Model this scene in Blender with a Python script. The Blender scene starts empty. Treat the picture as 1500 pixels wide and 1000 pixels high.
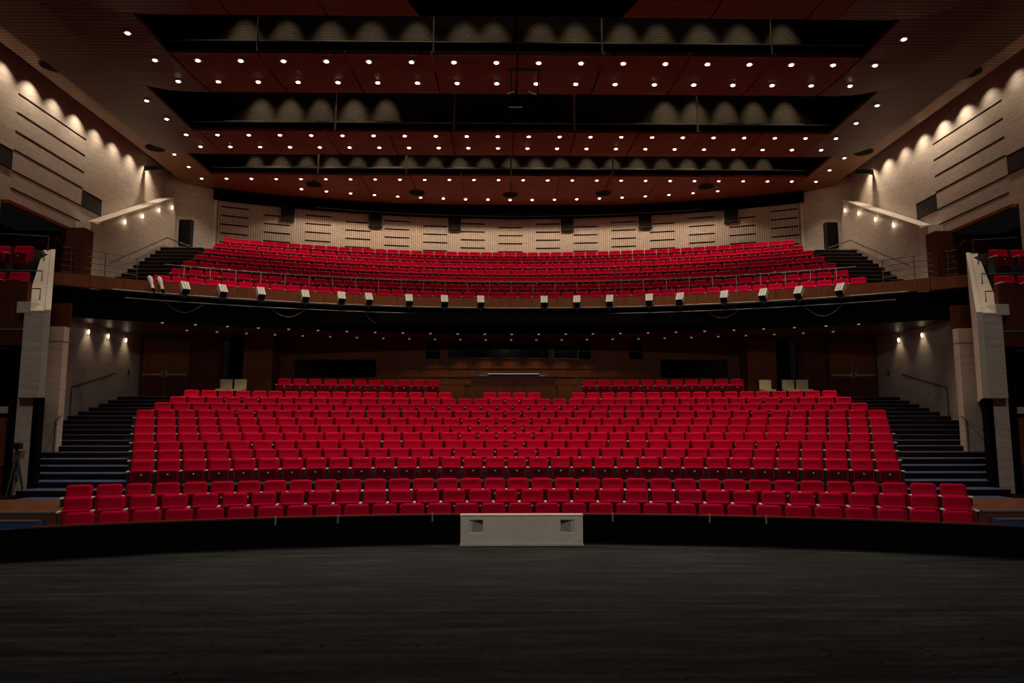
import bpy, math, random
from mathutils import Vector, Matrix
random.seed(7)
S = bpy.context.scene
COL = S.collection
pi = math.pi
# ------------------------------------------------------------------ camera, world, exposure
cd = bpy.data.cameras.new('camera'); cam = bpy.data.objects.new('camera', cd); COL.objects.link(cam)
cd.sensor_width = 36.0; cd.lens = 36.0*1050/1500; cd.clip_end = 200
cam.location = (-.387, 0, 2.33)
cam.rotation_euler = (pi/2+math.atan(122/1050), 0, -math.atan(15.5/1050))
S.camera = cam
W = bpy.data.worlds.new('world'); S.world = W; W.use_nodes = True
W.node_tree.nodes['Background'].inputs[0].default_value = (.02, .02, .02, 1)
W.node_tree.nodes['Background'].inputs[1].default_value = .12
S.view_settings.view_transform = 'Standard'; S.view_settings.look = 'None'
S.view_settings.gamma = 1; S.view_settings.use_curve_mapping = False
S.view_settings.exposure = 0.0
DOWN_W, UNDER_W, WASH_W, FILL_W = 136, 42, 120, 34
STAGE_W = 760
SZ = .08        # stage level

# ------------------------------------------------------------------ materials
def mat(name, col, rough=.6, metal=0., spec=.5, emit=None, es=0.):
    m = bpy.data.materials.new(name); m.use_nodes = True
    b = m.node_tree.nodes['Principled BSDF']
    b.inputs['Base Color'].default_value = (*col, 1); b.inputs['Roughness'].default_value = rough
    b.inputs['Metallic'].default_value = metal; b.inputs['Specular IOR Level'].default_value = spec
    if emit: b.inputs['Emission Color'].default_value = (*emit, 1); b.inputs['Emission Strength'].default_value = es
    return m
def nd(m, t, **k):
    n = m.node_tree.nodes.new(t)
    for a, v in k.items(): setattr(n, a, v)
    return n
def lk(m, a, b): m.node_tree.links.new(a, b)
def ramp(m, stops):
    r = nd(m, 'ShaderNodeValToRGB'); e = r.color_ramp.elements
    while len(e) < len(stops): e.new(.5)
    for q, (p, c) in zip(e, stops): q.position = p; q.color = (*c, 1)
    return r
def grained(name, c1, c2, scale=(1, 1, 1), nscale=4., rough=.5, bump=.0, dist=1.5, spec=.4, c3=None):
    """noise stretched along a grain direction between two colours"""
    m = mat(name, c1, rough, spec=spec); b = m.node_tree.nodes['Principled BSDF']
    tc = nd(m, 'ShaderNodeTexCoord'); mp = nd(m, 'ShaderNodeMapping'); mp.inputs['Scale'].default_value = scale
    nz = nd(m, 'ShaderNodeTexNoise'); nz.inputs['Scale'].default_value = nscale; nz.inputs['Detail'].default_value = 6
    nz.inputs['Distortion'].default_value = dist
    r = ramp(m, [(.3, c1), (.7, c2)] if c3 is None else [(.28, c1), (.5, c2), (.72, c3)])
    lk(m, tc.outputs['Object'], mp.inputs[0]); lk(m, mp.outputs[0], nz.inputs[0]); lk(m, nz.outputs[0], r.inputs[0]); lk(m, r.outputs[0], b.inputs['Base Color'])
    if bump:
        bp = nd(m, 'ShaderNodeBump'); bp.inputs['Strength'].default_value = bump; bp.inputs['Distance'].default_value = .02
        lk(m, nz.outputs[0], bp.inputs['Height']); lk(m, bp.outputs[0], b.inputs['Normal'])
    return m
def stripes(m, axis, scale, dark, lo=.42, hi=.5, bump=.6):
    """fine grooves across one axis: darkens the base colour in the groove and bumps it"""
    b = m.node_tree.nodes['Principled BSDF']; src = b.inputs['Base Color'].links[0].from_socket if b.inputs['Base Color'].links else None
    tc = nd(m, 'ShaderNodeTexCoord'); w = nd(m, 'ShaderNodeTexWave', wave_type='BANDS', bands_direction=axis, wave_profile='SIN')
    w.inputs['Scale'].default_value = scale; w.inputs['Distortion'].default_value = 0
    r = ramp(m, [(lo*.4, (dark,)*3), (hi*.6, (1, 1, 1))])
    mx = nd(m, 'ShaderNodeMix', data_type='RGBA', blend_type='MULTIPLY'); mx.inputs[0].default_value = 1
    lk(m, tc.outputs['Object'], w.inputs[0]); lk(m, w.outputs['Color'], r.inputs[0])
    if src: lk(m, src, mx.inputs[6])
    else: mx.inputs[6].default_value = b.inputs['Base Color'].default_value
    lk(m, r.outputs[0], mx.inputs[7]); lk(m, mx.outputs[2], b.inputs['Base Color'])
    bp = nd(m, 'ShaderNodeBump'); bp.inputs['Strength'].default_value = bump; bp.inputs['Distance'].default_value = .03
    lk(m, r.outputs[0], bp.inputs['Height']); lk(m, bp.outputs[0], b.inputs['Normal'])
    return m
M = {}
M['red'] = grained('red_velvet', (.34, .0012, .018), (.50, .0022, .030), (1, 1, 1), 22, .85, .25, spec=.04)
M['red'].node_tree.nodes['Principled BSDF'].inputs['Sheen Weight'].default_value = .10
M['red'].node_tree.nodes['Principled BSDF'].inputs['Sheen Tint'].default_value = (1, .05, .15, 1)
M['pan'] = mat('maroon_seat_pan', (.085, .0015, .006), .6, spec=.12)
M['plate'] = mat('white_number_plate', (.9, .88, .84), .3)
M['cap'] = grained('pale_armrest', (.62, .55, .44), (.74, .68, .56), (1, 6, 1), 6, .4)
M['dark'] = mat('black_metal', (.008, .008, .009), .55)
M['black'] = mat('black_cloth', (.003, .003, .003), .95, spec=.05)
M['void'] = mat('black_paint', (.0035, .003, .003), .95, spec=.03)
M['cream'] = grained('pale_veneer', (.41, .325, .25), (.52, .425, .335), (.5, .5, 3.2), 2.2, .55, .05, 2.6, c3=(.60, .50, .40))
M['cream_edge'] = grained('pale_edge', (.56, .47, .37), (.64, .55, .44), (1, 1, 3), 2.5, .5)
M['slat'] = stripes(grained('ribbed_pale_panel', (.50, .36, .26), (.62, .46, .34), (1, 1, 2), 2.5, .6), 'X', 3.4, .45, bump=.4)
M['slot'] = mat('black_slot', (.012, .008, .006), .9, spec=.1)
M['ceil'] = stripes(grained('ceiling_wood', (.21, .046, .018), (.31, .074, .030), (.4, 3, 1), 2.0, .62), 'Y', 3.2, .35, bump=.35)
M['wing'] = stripes(grained('soffit_wood', (.14, .042, .014), (.20, .062, .021), (.3, 3, 1), 2.0, .45), 'Y', 2.1, .25, bump=.4)
M['wood'] = grained('brown_wood', (.13, .038, .010), (.21, .062, .016), (5, 5, .35), 3, .5, spec=.15)
M['woodred'] = grained('dark_red_wood', (.065, .016, .008), (.11, .028, .013), (5, 5, .35), 3, .5, spec=.15)
M['ribwood'] = stripes(grained('ribbed_brown_wood', (.15, .046, .014), (.25, .078, .022), (4, 4, .5), 3, .5, spec=.15), 'X', 4.2, .2, bump=.5)
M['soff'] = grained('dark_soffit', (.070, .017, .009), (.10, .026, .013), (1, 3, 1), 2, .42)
M['riser'] = mat('dark_stair_riser', (.012, .006, .006), .85, spec=.1)
M['tread'] = grained('blue_grey_tread', (.030, .045, .115), (.065, .092, .21), (1, 1, 1), 60, .9, spec=.1)  # blue-grey tone set evenly in the tread colour
M['nose'] = mat('stair_nosing', (.13, .125, .15), .5)
M['btread'] = grained('brown_tread', (.095, .062, .045), (.13, .088, .064), (.4, 4, 1), 4, .6)
M['carpet'] = mat('tier_carpet', (.018, .012, .014), .95)
M['metal'] = mat('brushed_steel', (.55, .52, .47), .35, .8)
M['rail'] = mat('dark_bronze_rail', (.085, .06, .045), .45, .4)
M['bronze'] = mat('lamp_grey', (.09, .085, .08), .5)
M['lampgrey'] = mat('pale_lamp_housing', (.40, .38, .33), .6)
M['pipe'] = mat('grey_pipe', (.20, .18, .16), .6)
M['wing3'] = stripes(grained('outer_wing_wood', (.22, .085, .028), (.30, .12, .042), (.3, 3, 1), 2.0, .45), 'Y', 2.1, .25, bump=.4)  # lighter tone of the soffit wood for the outermost wings
M['glass'] = mat('dark_window_glass', (.004, .005, .007), .08, spec=.15)
M['brass'] = mat('push_bar_brass', (.55, .43, .26), .35, .85)
M['lens'] = mat('downlight_lens', (1, .9, .75), .4, emit=(1, .80, .56), es=22)
M['lensdim'] = mat('small_downlight_lens', (1, .9, .8), .4, emit=(1, .8, .6), es=.2)
M['sconce'] = mat('sconce_lens', (1, .9, .75), .4, emit=(1, .82, .58), es=4)
M['trim'] = mat('downlight_trim', (.5, .44, .36), .4, .6)
M['white'] = grained('off_white_panel', (.68, .58, .46), (.76, .66, .53), (1, 1, 1), 3, .5)
M['grille'] = mat('grey_grille', (.30, .29, .29), .7)
M['chair'] = grained('cream_chair_cloth', (.60, .52, .34), (.72, .63, .43), (1, 1, 1), 20, .8)
M['plank'] = grained('landing_wood', (.13, .038, .017), (.19, .058, .025), (.4, 6, 1), 3, .35)
M['board'] = mat('grey_board', (.42, .40, .35), .7)
# stage floor: dark vinyl with scuffs
m = mat('stage_vinyl', (.03, .03, .03), .7, spec=.08); b = m.node_tree.nodes['Principled BSDF']
tc = nd(m, 'ShaderNodeTexCoord'); mp = nd(m, 'ShaderNodeMapping'); mp.inputs['Scale'].default_value = (.35, 3.2, 1)
n1 = nd(m, 'ShaderNodeTexNoise'); n1.inputs['Scale'].default_value = 1.6; n1.inputs['Detail'].default_value = 9; n1.inputs['Roughness'].default_value = .7
lk(m, tc.outputs['Object'], mp.inputs[0]); lk(m, mp.outputs[0], n1.inputs[0])
r1 = ramp(m, [(.34, (.012, .0125, .0125)), (.5, (.025, .025, .0245)), (.68, (.056, .054, .051))]); lk(m, n1.outputs[0], r1.inputs[0])
n2 = nd(m, 'ShaderNodeTexNoise'); n2.inputs['Scale'].default_value = 1.1; n2.inputs['Detail'].default_value = 1; n2.inputs['Distortion'].default_value = 5
lk(m, tc.outputs['Object'], n2.inputs[0])
r2 = ramp(m, [(.488, (1, 1, 1)), (.496, (.22, .22, .22)), (.503, (.22, .22, .22)), (.511, (1, 1, 1))]); lk(m, n2.outputs[0], r2.inputs[0])
wv = nd(m, 'ShaderNodeTexWave', bands_direction='Y'); wv.inputs['Scale'].default_value = .105; lk(m, tc.outputs['Object'], wv.inputs[0])
r3 = ramp(m, [(.0, (.5, .5, .5)), (.004, (1, 1, 1))]); lk(m, wv.outputs['Color'], r3.inputs[0])
x1 = nd(m, 'ShaderNodeMix', data_type='RGBA', blend_type='MULTIPLY'); x1.inputs[0].default_value = 1
x2 = nd(m, 'ShaderNodeMix', data_type='RGBA', blend_type='MULTIPLY'); x2.inputs[0].default_value = 1
lk(m, r1.outputs[0], x1.inputs[6]); lk(m, r2.outputs[0], x1.inputs[7]); lk(m, x1.outputs[2], x2.inputs[6]); lk(m, r3.outputs[0], x2.inputs[7]); lk(m, x2.outputs[2], b.inputs['Base Color'])
M['stage'] = m
# dark brick for the ceiling slots
m = mat('dark_brick', (.06, .05, .04), .9); b = m.node_tree.nodes['Principled BSDF']
tc = nd(m, 'ShaderNodeTexCoord'); mp = nd(m, 'ShaderNodeMapping'); mp.inputs['Rotation'].default_value = (pi/2, 0, 0)
bk = nd(m, 'ShaderNodeTexBrick'); bk.inputs['Scale'].default_value = 3.2
bk.inputs['Color1'].default_value = (.14, .105, .07, 1); bk.inputs['Color2'].default_value = (.10, .08, .058, 1); bk.inputs['Mortar'].default_value = (.05, .04, .03, 1)
lk(m, tc.outputs['Object'], mp.inputs[0]); lk(m, mp.outputs[0], bk.inputs[0]); lk(m, bk.outputs[0], b.inputs['Base Color'])
M['brick'] = m

# ------------------------------------------------------------------ mesh helpers
class MB:
    def __init__(s): s.v = []; s.f = []
    def add(s, vs, fs):
        o = len(s.v); s.v += [tuple(p) for p in vs]; s.f += [tuple(i+o for i in f) for f in fs]; return s
    def hexa(s, p):   # 4 bottom, 4 top, both counter-clockwise
        return s.add(p, [(3, 2, 1, 0), (4, 5, 6, 7), (0, 1, 5, 4), (1, 2, 6, 5), (2, 3, 7, 6), (3, 0, 4, 7)])
    def box(s, x0, x1, y0, y1, z0, z1):
        if x0 > x1: x0, x1 = x1, x0
        return s.hexa([(x0, y0, z0), (x1, y0, z0), (x1, y1, z0), (x0, y1, z0), (x0, y0, z1), (x1, y0, z1), (x1, y1, z1), (x0, y1, z1)])
    def prism(s, pts, z0, z1):   # plan polygon
        n = len(pts); a = sum(pts[i][0]*pts[(i+1) % n][1]-pts[(i+1) % n][0]*pts[i][1] for i in range(n))
        if a < 0: pts = pts[::-1]
        vs = [(x, y, z0) for x, y in pts]+[(x, y, z1) for x, y in pts]
        return s.add(vs, [tuple(range(n-1, -1, -1)), tuple(range(n, 2*n))]+[(i, (i+1) % n, n+(i+1) % n, n+i) for i in range(n)])
    def tube(s, pts, r, k=6, close=True):
        pts = [Vector(p) for p in pts]; rings = []
        for i, p in enumerate(pts):
            t = (pts[min(i+1, len(pts)-1)]-pts[max(i-1, 0)]).normalized()
            u = t.cross(Vector((0, 0, 1))) if abs(t.z) < .95 else t.cross(Vector((1, 0, 0)))
            u.normalize(); w = u.cross(t)
            rr = r[i] if isinstance(r, (list, tuple)) else r
            rings.append([p+u*rr*math.cos(2*pi*j/k)+w*rr*math.sin(2*pi*j/k) for j in range(k)])
        vs = [q for g in rings for q in g]
        fs = [(i*k+j, i*k+(j+1) % k, (i+1)*k+(j+1) % k, (i+1)*k+j) for i in range(len(pts)-1) for j in range(k)]
        if close: fs += [tuple(range(k-1, -1, -1)), tuple((len(pts)-1)*k+j for j in range(k))]
        return s.add(vs, fs)
    def arcwall(s, R0, R1, yc, x0, x1, z0, z1, n=48):
        """curved wall between two concentric radii"""
        a0, a1 = math.asin(x0/R0), math.asin(x1/R0); vs = []
        for i in range(n+1):
            a = a0+(a1-a0)*i/n
            for R, z in ((R0, z0), (R1, z0), (R1, z1), (R0, z1)): vs.append((R*math.sin(a), yc+R*math.cos(a), z))
        fs = []
        for i in range(n):
            o = 4*i
            for j in range(4): fs.append((o+j, o+4+j, o+4+(j+1) % 4, o+(j+1) % 4))
        fs += [(0, 1, 2, 3), (4*n+3, 4*n+2, 4*n+1, 4*n)]
        return s.add(vs, fs)
    def mesh(s, name, m, smooth=False):
        me = bpy.data.meshes.new(name); me.from_pydata(s.v, [], s.f); me.update()
        me.materials.append(M[m] if isinstance(m, str) else m)
        if smooth:
            for p in me.polygons: p.use_smooth = True
        return me
    def ob(s, name, m, parent=None, smooth=False, loc=None):
        return link(name, s.mesh(name, m, smooth), parent, loc)
def link(name, data, parent=None, loc=None, rz=0):
    o = bpy.data.objects.new(name, data); COL.objects.link(o)
    if parent is not None: o.parent = parent
    if loc is not None: o.location = loc
    if rz: o.rotation_euler.z = rz
    return o
def tag(o, label=None, cat=None, group=None, kind=None):
    if label: o['label'] = label
    if cat: o['category'] = cat
    if group: o['group'] = group
    if kind: o['kind'] = kind
    return o
def struct(o, label): return tag(o, label, None, None, 'structure')
def thing(name, loc, label, cat, group=None, rz=0): return tag(link(name, None, None, loc, rz), label, cat, group)
def spot(name, loc, target, w, size=70, blend=.6, col=(1, .80, .58), parent=None, r=.05):
    l = bpy.data.lights.new(name, 'SPOT'); l.energy = w; l.spot_size = math.radians(size); l.spot_blend = blend; l.color = col; l.shadow_soft_size = r
    o = bpy.data.objects.new(name, l); COL.objects.link(o); o.location = loc
    o.rotation_euler = (Vector(target)-Vector(loc)).to_track_quat('-Z', 'Y').to_euler()
    if parent is not None: o.parent = parent
    return o
def nth(k): return ['first', 'second', 'third', 'fourth', 'fifth', 'sixth', 'seventh', 'eighth', 'ninth', 'tenth', 'eleventh', 'twelfth', 'thirteenth', 'fourteenth', 'fifteenth', 'sixteenth', 'seventeenth', 'eighteenth', 'nineteenth', 'twentieth'][k]
def counted(i, n, what):   # i-th of n, counted from the nearer side
    return f'{nth(i)} from the left {what}' if i < n/2 else f'{nth(n-1-i)} from the right {what}'
def arcY(R, yc, x): return yc+math.sqrt(max(R*R-x*x, 0))
SIDE = {-1: 'left', 1: 'right'}

# ------------------------------------------------------------------ stage and stalls floor
YS, YB = -7.0, 1.4                # centres of the stalls and balcony arcs
PR = 21.1                         # parapet radius
mb = MB(); pts = [(-15, -4), (15, -4)]+[(PR*math.sin(a), YS+PR*math.cos(a)) for a in [math.asin(15/PR)*(1-i/30) for i in range(61)]]
mb.prism(pts, SZ-.3, SZ)
struct(mb.ob('floor', 'stage'), 'dark scuffed stage floor running up to the black parapet')
# parapet
p = struct(MB().arcwall(PR, PR+.07, YS, -15, 15, SZ-.3, .60, 80).ob('wall_parapet', 'black'), 'low black cloth-covered parapet between stage and front row')
MB().arcwall(PR-.015, PR+.085, YS, -8.3, 8.3, .602, .632, 80).ob('parapet_cap', 'woodred', p)
cm = None
for px in (-4.55, -3.45, -1.7, 1.75, 3.55, 4.55):
    c = MB().box(-.015, .015, -.012, .0, -.14, 0).box(-.015, .015, -.012, .06, 0, .012)
    cm = cm or c.mesh('cloth_clip', 'metal')
    a = math.asin(px/PR)
    tag(link('cloth_clip', cm, None, (px, arcY(PR-.02, YS, px), .634), -a), f'small steel clip on the parapet rail, {"left" if px < 0 else "right"} of the white box, {nth([-1.7, -3.45, -4.55].index(px) if px < 0 else [1.75, 3.55, 4.55].index(px))} from it', 'clip', 'clips on the parapet rail')
# white box in front of the parapet
t = thing('loudspeaker_box', (.0, 13.78, SZ), 'wide low off-white loudspeaker box with two angled grilles before the parapet', 'speaker')
bx = MB()
bw, bh = 1.15, .55
port = [(-.99, -.73), (.73, .99)]; pz = (.22, .48)
xs = [-bw, -.99, -.73, .73, .99, bw]; zs = [.03, .22, .48, bh]
for i in range(5):
    for j in range(3):
        if j == 1 and i in (1, 3): continue
        bx.add([(xs[i], 0, zs[j]), (xs[i+1], 0, zs[j]), (xs[i+1], 0, zs[j+1]), (xs[i], 0, zs[j+1])], [(0, 1, 2, 3)])
bx.add([(-bw, 0, .03), (bw, 0, .03), (bw, .2, .03), (-bw, .2, .03), (-bw, 0, bh), (bw, 0, bh), (bw, .2, bh), (-bw, .2, bh)], [(4, 5, 6, 7), (1, 2, 6, 5), (2, 3, 7, 6), (3, 0, 4, 7)])
bx.ob('box_front', 'white', t)
MB().box(-bw-.01, bw+.01, -.025, .2, 0, .03).ob('base_lip', 'cream_edge', t)
MB().box(-bw-.01, bw+.01, -.012, .2, bh, bh+.02).ob('top_lip', 'white', t)
for s in (-1, 1):
    x0, x1 = .73*s, .99*s   # inner edge deep, outer edge shallow
    fr = MB()
    fr.add([(x0, 0, .22), (x0, .13, .25), (x0, .13, .45), (x0, 0, .48)], [(0, 1, 2, 3)] if s > 0 else [(3, 2, 1, 0)])
    fr.add([(x0, 0, .48), (x1, 0, .48), (x1, .03, .45), (x0, .13, .45)], [(0, 1, 2, 3)])
    fr.add([(x0, 0, .22), (x1, 0, .22), (x1, .03, .25), (x0, .13, .25)], [(0, 1, 2, 3)])
    fr.add([(x1, 0, .22), (x1, .03, .25), (x1, .03, .45), (x1, 0, .48)], [(0, 1, 2, 3)])
    f = fr.ob('port_frame', 'white', t)
    MB().add([(x0, .13, .25), (x1-.06*s, .03, .25), (x1-.06*s, .03, .45), (x0, .13, .45)], [(0, 1, 2, 3)]).ob('grille', 'grille', f)
    MB().add([(x1-.06*s, .03, .25), (x1, .03, .25), (x1, .03, .45), (x1-.06*s, .03, .45)], [(0, 1, 2, 3)]).ob('frame_edge', 'cream_edge', f)

# ------------------------------------------------------------------ seats
ROWS = [  # centre Y, back-top z, half width, number
    (14.8, .76, 8.23, 31), (15.7, .95, 8.72, 32), (16.65, 1.12, 9.18, 35), (18.1, 1.53, 8.78, 33), (19.05, 1.73, 9.2, 34), (20.0, 1.92, 9.62, 35),
    (20.9, 2.11, 10.03, 38), (21.8, 2.33, 10.43, 39), (22.7, 2.54, 10.83, 40), (23.65, 2.78, 11.25, 41), (24.6, 3.03, 11.22, 42), (25.5, 3.25, 11.2, 41),
    (26.4, 3.51, 11.17, 42), (27.6, 4.03, 8.65, 32)]
BROWS = [(27.6, 7.48), (28.7, 7.99), (29.55, 8.49), (30.4, 8.96), (31.25, 9.44), (32.1, 9.90), (32.9, 10.36)]
HB = .84
def seat_back(mb=None, w=.47, z0=.44, z1=.84):
    mb = mb or MB(); nx, nz = 8, 8; vs = []; fs = []; cr = .055
    def hw(z):
        d = z-(z1-cr)
        return w/2 if d <= 0 else w/2-cr+math.sqrt(max(cr*cr-d*d, 0))
    zz = [z0+(z1-z0)*q for q in (0, .06, .25, .45, .62, .78, .87, .95, 1)]
    for side in (0, 1):
        for j in range(nz+1):
            z = zz[j]; v = (z-z0)/(z1-z0); h = hw(z)
            for i in range(nx+1):
                u = (-1, -.93, -.72, -.36, 0, .36, .72, .93, 1)[i]
                base = -.05+.10*v
                if side == 0:
                    edge = (1-abs(u)**8)*(1-abs(2*v-1)**8)
                    dish = .042*math.exp(-((v-.70)/.16)**2)*(1-u*u)**.8
                    y = base-.028-.05*edge**.5+dish
                else: y = base+.035
                vs.append((u*h, y, z))
    n = (nx+1)*(nz+1); r = nx+1
    for j in range(nz):
        for i in range(nx): fs.append((j*r+i, j*r+i+1, (j+1)*r+i+1, (j+1)*r+i)); fs.append((n+j*r+i+1, n+j*r+i, n+(j+1)*r+i, n+(j+1)*r+i+1))
        fs.append((n+j*r, j*r, (j+1)*r, n+(j+1)*r)); fs.append((j*r+nx, n+j*r+nx, n+(j+1)*r+nx, (j+1)*r+nx))
    for i in range(nx): fs.append((i+1, i, n+i, n+i+1)); fs.append((nz*r+i, nz*r+i+1, n+nz*r+i+1, n+nz*r+i))
    return mb.add(vs, fs)
def seat_cushion(mb=None, w=.455, z0=.355, z1=.625):
    """tipped-up cushion: rounded slab standing in front of the back"""
    mb = mb or MB(); c = .05; h = w/2; out = []
    for cx, cz, a0 in ((h-c, z0+c*.6, -90), (h-c, z1-c, 0), (-h+c, z1-c, 90), (-h+c, z0+c*.6, 180)):
        for k in range(4):
            a = math.radians(a0+30*k); out.append((cx+c*math.cos(a), cz+c*math.sin(a)*(1 if cz > .45 else .6)))
    rings = [(1, -.095), (1, -.185), (.93, -.205)]; vs = []; zc = (z0+z1)/2; n = len(out)
    for sc, y in rings:
        for x, z in out: vs.append((x*sc, y-.05*(z-z0), zc+(z-zc)*sc))
    fs = [(r*n+i, (r+1)*n+i, (r+1)*n+(i+1) % n, r*n+(i+1) % n) for r in range(2) for i in range(n)]
    fs += [tuple(range(n)), tuple(2*n+i for i in range(n-1, -1, -1))]
    fs = [f[::-1] for f in fs]
    return mb.add(vs, fs)
def seat_pan(mb=None): return (mb or MB()).box(-.185, .185, -.222, -.2, .395, .585)
def seat_plate(mb=None):
    k = 8; return (mb or MB()).add([(.018*math.cos(2*pi*i/k), -.224, .525+.018*math.sin(2*pi*i/k)) for i in range(k)]+[(.016*math.cos(2*pi*i/k), -.228, .525+.016*math.sin(2*pi*i/k)) for i in range(k)],
        [tuple(k+i for i in range(k))]+[(i, (i+1) % k, k+(i+1) % k, k+i) for i in range(k)])
def seat_arm(mb=None, x=0.): return (mb or MB()).box(x-.027, x+.027, -.30, -.03, .588, .612)
def seat_stan(mb=None, x=0.): return (mb or MB()).box(x-.018, x+.018, -.25, .02, 0, .588)
ME = dict(back=seat_back().mesh('backrest', 'red', True), cush=seat_cushion().mesh('cushion', 'red', False), pan=seat_pan().mesh('seat_pan', 'pan'),
          plate=seat_plate().mesh('number_plate', 'plate'), arm=seat_arm().mesh('armrest', 'cap'), stan=seat_stan().mesh('stanchion', 'dark'))
def put_seat(loc, rz, pitch, label, group, last=False, name='theatre_seat'):
    t = thing(name, loc, label, 'seat', group, rz)
    link('backrest', ME['back'], t); c = link('cushion', ME['cush'], t)
    link('seat_pan', ME['pan'], c); link('number_plate', ME['plate'], c)
    for x in ((-pitch/2, pitch/2) if last else (-pitch/2,)):
        link('armrest', ME['arm'], t, (x, 0, 0)); link('stanchion', ME['stan'], t, (x, 0, 0))
    return t
ORD = ['front', 'second', 'third', 'fourth', 'fifth', 'sixth', 'seventh', 'eighth']
RL = ['front row behind the parapet', 'second row behind the parapet', 'third row behind the parapet', 'row facing the cross aisle',
      'second row past the cross aisle', 'third row past the cross aisle', 'fourth row past the cross aisle', 'fifth row past the cross aisle']
parts = {k: MB() for k in ('red', 'pan', 'plate', 'cap', 'dark')}
TEMPL = {'red': MB(), 'pan': seat_pan(), 'plate': seat_plate(), 'cap': seat_arm(None, -.27), 'dark': seat_stan(None, -.27)}
seat_back(TEMPL['red']); seat_cushion(TEMPL['red'])
def stuff_seat(loc, rz, wide=1.):
    c, s = math.cos(rz), math.sin(rz)
    for k, T in TEMPL.items():
        parts[k].add([(loc[0]+x*wide*c-y*s, loc[1]+x*wide*s+y*c, loc[2]+z) for x, y, z in T.v], T.f)
for ri, (D, zt, hwid, n) in enumerate(ROWS):
    R = D-YS; am = math.asin(hwid/R); da = 2*am/n; zf = zt-HB
    for i in range(n):
        a = -am+da*(i+.5); x, y = R*math.sin(a), YS+R*math.cos(a)
        if ri == 12 and 1.08 < abs(x) < 2.3: continue
        if ri == 13 and abs(x) < 2.55: continue
        if ri < 8: put_seat((x, y, zf), -a, R*da, f'red velvet seat, {counted(i, n, "stairs")}, {RL[ri]}', ORD[ri]+' row of the stalls', i == n-1)
        else: stuff_seat((x, y, zf), -a)
for D, zt in BROWS:
    R = D-YB; am = math.asin(12.4/R); n = 46+(BROWS.index((D, zt)) % 2 == 0); da = 2*am/n
    for i in range(n):
        a = -am+da*(i+.5); stuff_seat((R*math.sin(a), YB+R*math.cos(a), zt-HB), -a, 1.09)
me = bpy.data.meshes.new('theatre_seats'); vs = []; fs = []; mi = []
for k, name in enumerate(('red', 'pan', 'plate', 'cap', 'dark')):
    o = len(vs); vs += parts[name].v; fs += [tuple(i+o for i in f) for f in parts[name].f]; mi += [k]*len(parts[name].f); me.materials.append(M[name])
me.from_pydata(vs, [], fs); me.polygons.foreach_set('material_index', mi); me.polygons.foreach_set('use_smooth', [k == 0 for k in mi]); me.update()
tag(link('theatre_seats', me), 'remaining red velvet seats at the back of the stalls and on the balcony', 'seats', None, 'stuff')

# tiers under the seats
mb = MB()
for ri, (D, zt, hwid, n) in enumerate(ROWS):
    R0 = D-YS-.42 if ri else D-YS-.6; R1 = (ROWS[ri+1][0]-YS-.42) if ri+1 < len(ROWS) else D-YS+1.6
    mb.arcwall(R0, R1, YS, -hwid-.05 if ri < 13 else -11.2, hwid+.05 if ri < 13 else 11.2, (ROWS[ri-1][1]-HB-.15) if ri else -.5, zt-HB-.004, 40)
struct(mb.ob('floor_stalls', 'carpet'), 'dark carpeted tiers under the stalls seats')

# ------------------------------------------------------------------ side stairs and landings of the stalls
NST = 18; Z0, Z1, YS0, YS1 = .72, 3.36, 15.95, 26.6
rise, run = (Z1-Z0)/NST, (YS1-YS0)/NST
for s in (-1, 1):
    st = struct(MB().box(s*8.6, s*16.5, 13.73, YS0+.05, SZ-.3, Z0-.002).ob('floor_landing_'+SIDE[s], 'plank'), f'brown wooden landing at the foot of the {SIDE[s]} stalls stairs')
    for k in range(3):
        q = MB().box(s*(8.85+.12*k), s*16.5, 13.73-.27*(k+1), 13.73-.27*k, SZ-.3, Z0-.13*(k+1)).ob('step', 'tread', st)
        MB().box(s*(8.85+.12*k), s*16.5, 13.73-.27*(k+1)-.012, 13.73-.27*(k+1)+.03, Z0-.13*(k+1)-.02, Z0-.13*(k+1)+.004).ob('nosing', 'btread', q)
    MB().box(s*8.75, s*16.5, 13.71, 13.78, Z0-.03, Z0+.004).ob('nosing', 'nose', st)
    ss = struct(link('stairs_'+SIDE[s], None), f'{SIDE[s]} stalls stairs with blue-grey treads beside the seat rows')
    for k in range(NST+1):
        y0 = YS0+run*k; y1 = y0+run if k < NST else 29.3; z = Z0+rise*k
        ri = 8.7+(y0-16.2)*.505
        xi = s*min(max(8.75, .387*0+.512*y0+.2-(0.0)), 11.35) if k < NST else s*11.1
        xo = 10.95+(y0-YS0)*.58 if y0 < 19.9 else 14.5
        q = MB().box(xi, s*xo, y0, y1, z-rise-.25, z-.012).ob('step', 'riser', ss)
        MB().box(xi, s*xo, y0+.05, y1, z-.012, z).ob('tread', 'tread', q)
        MB().box(xi, s*xo, y0-.01, y0+.05, z-.016, z+.003).ob('nosing', 'nose' if k % 3 else 'btread', q)

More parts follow.
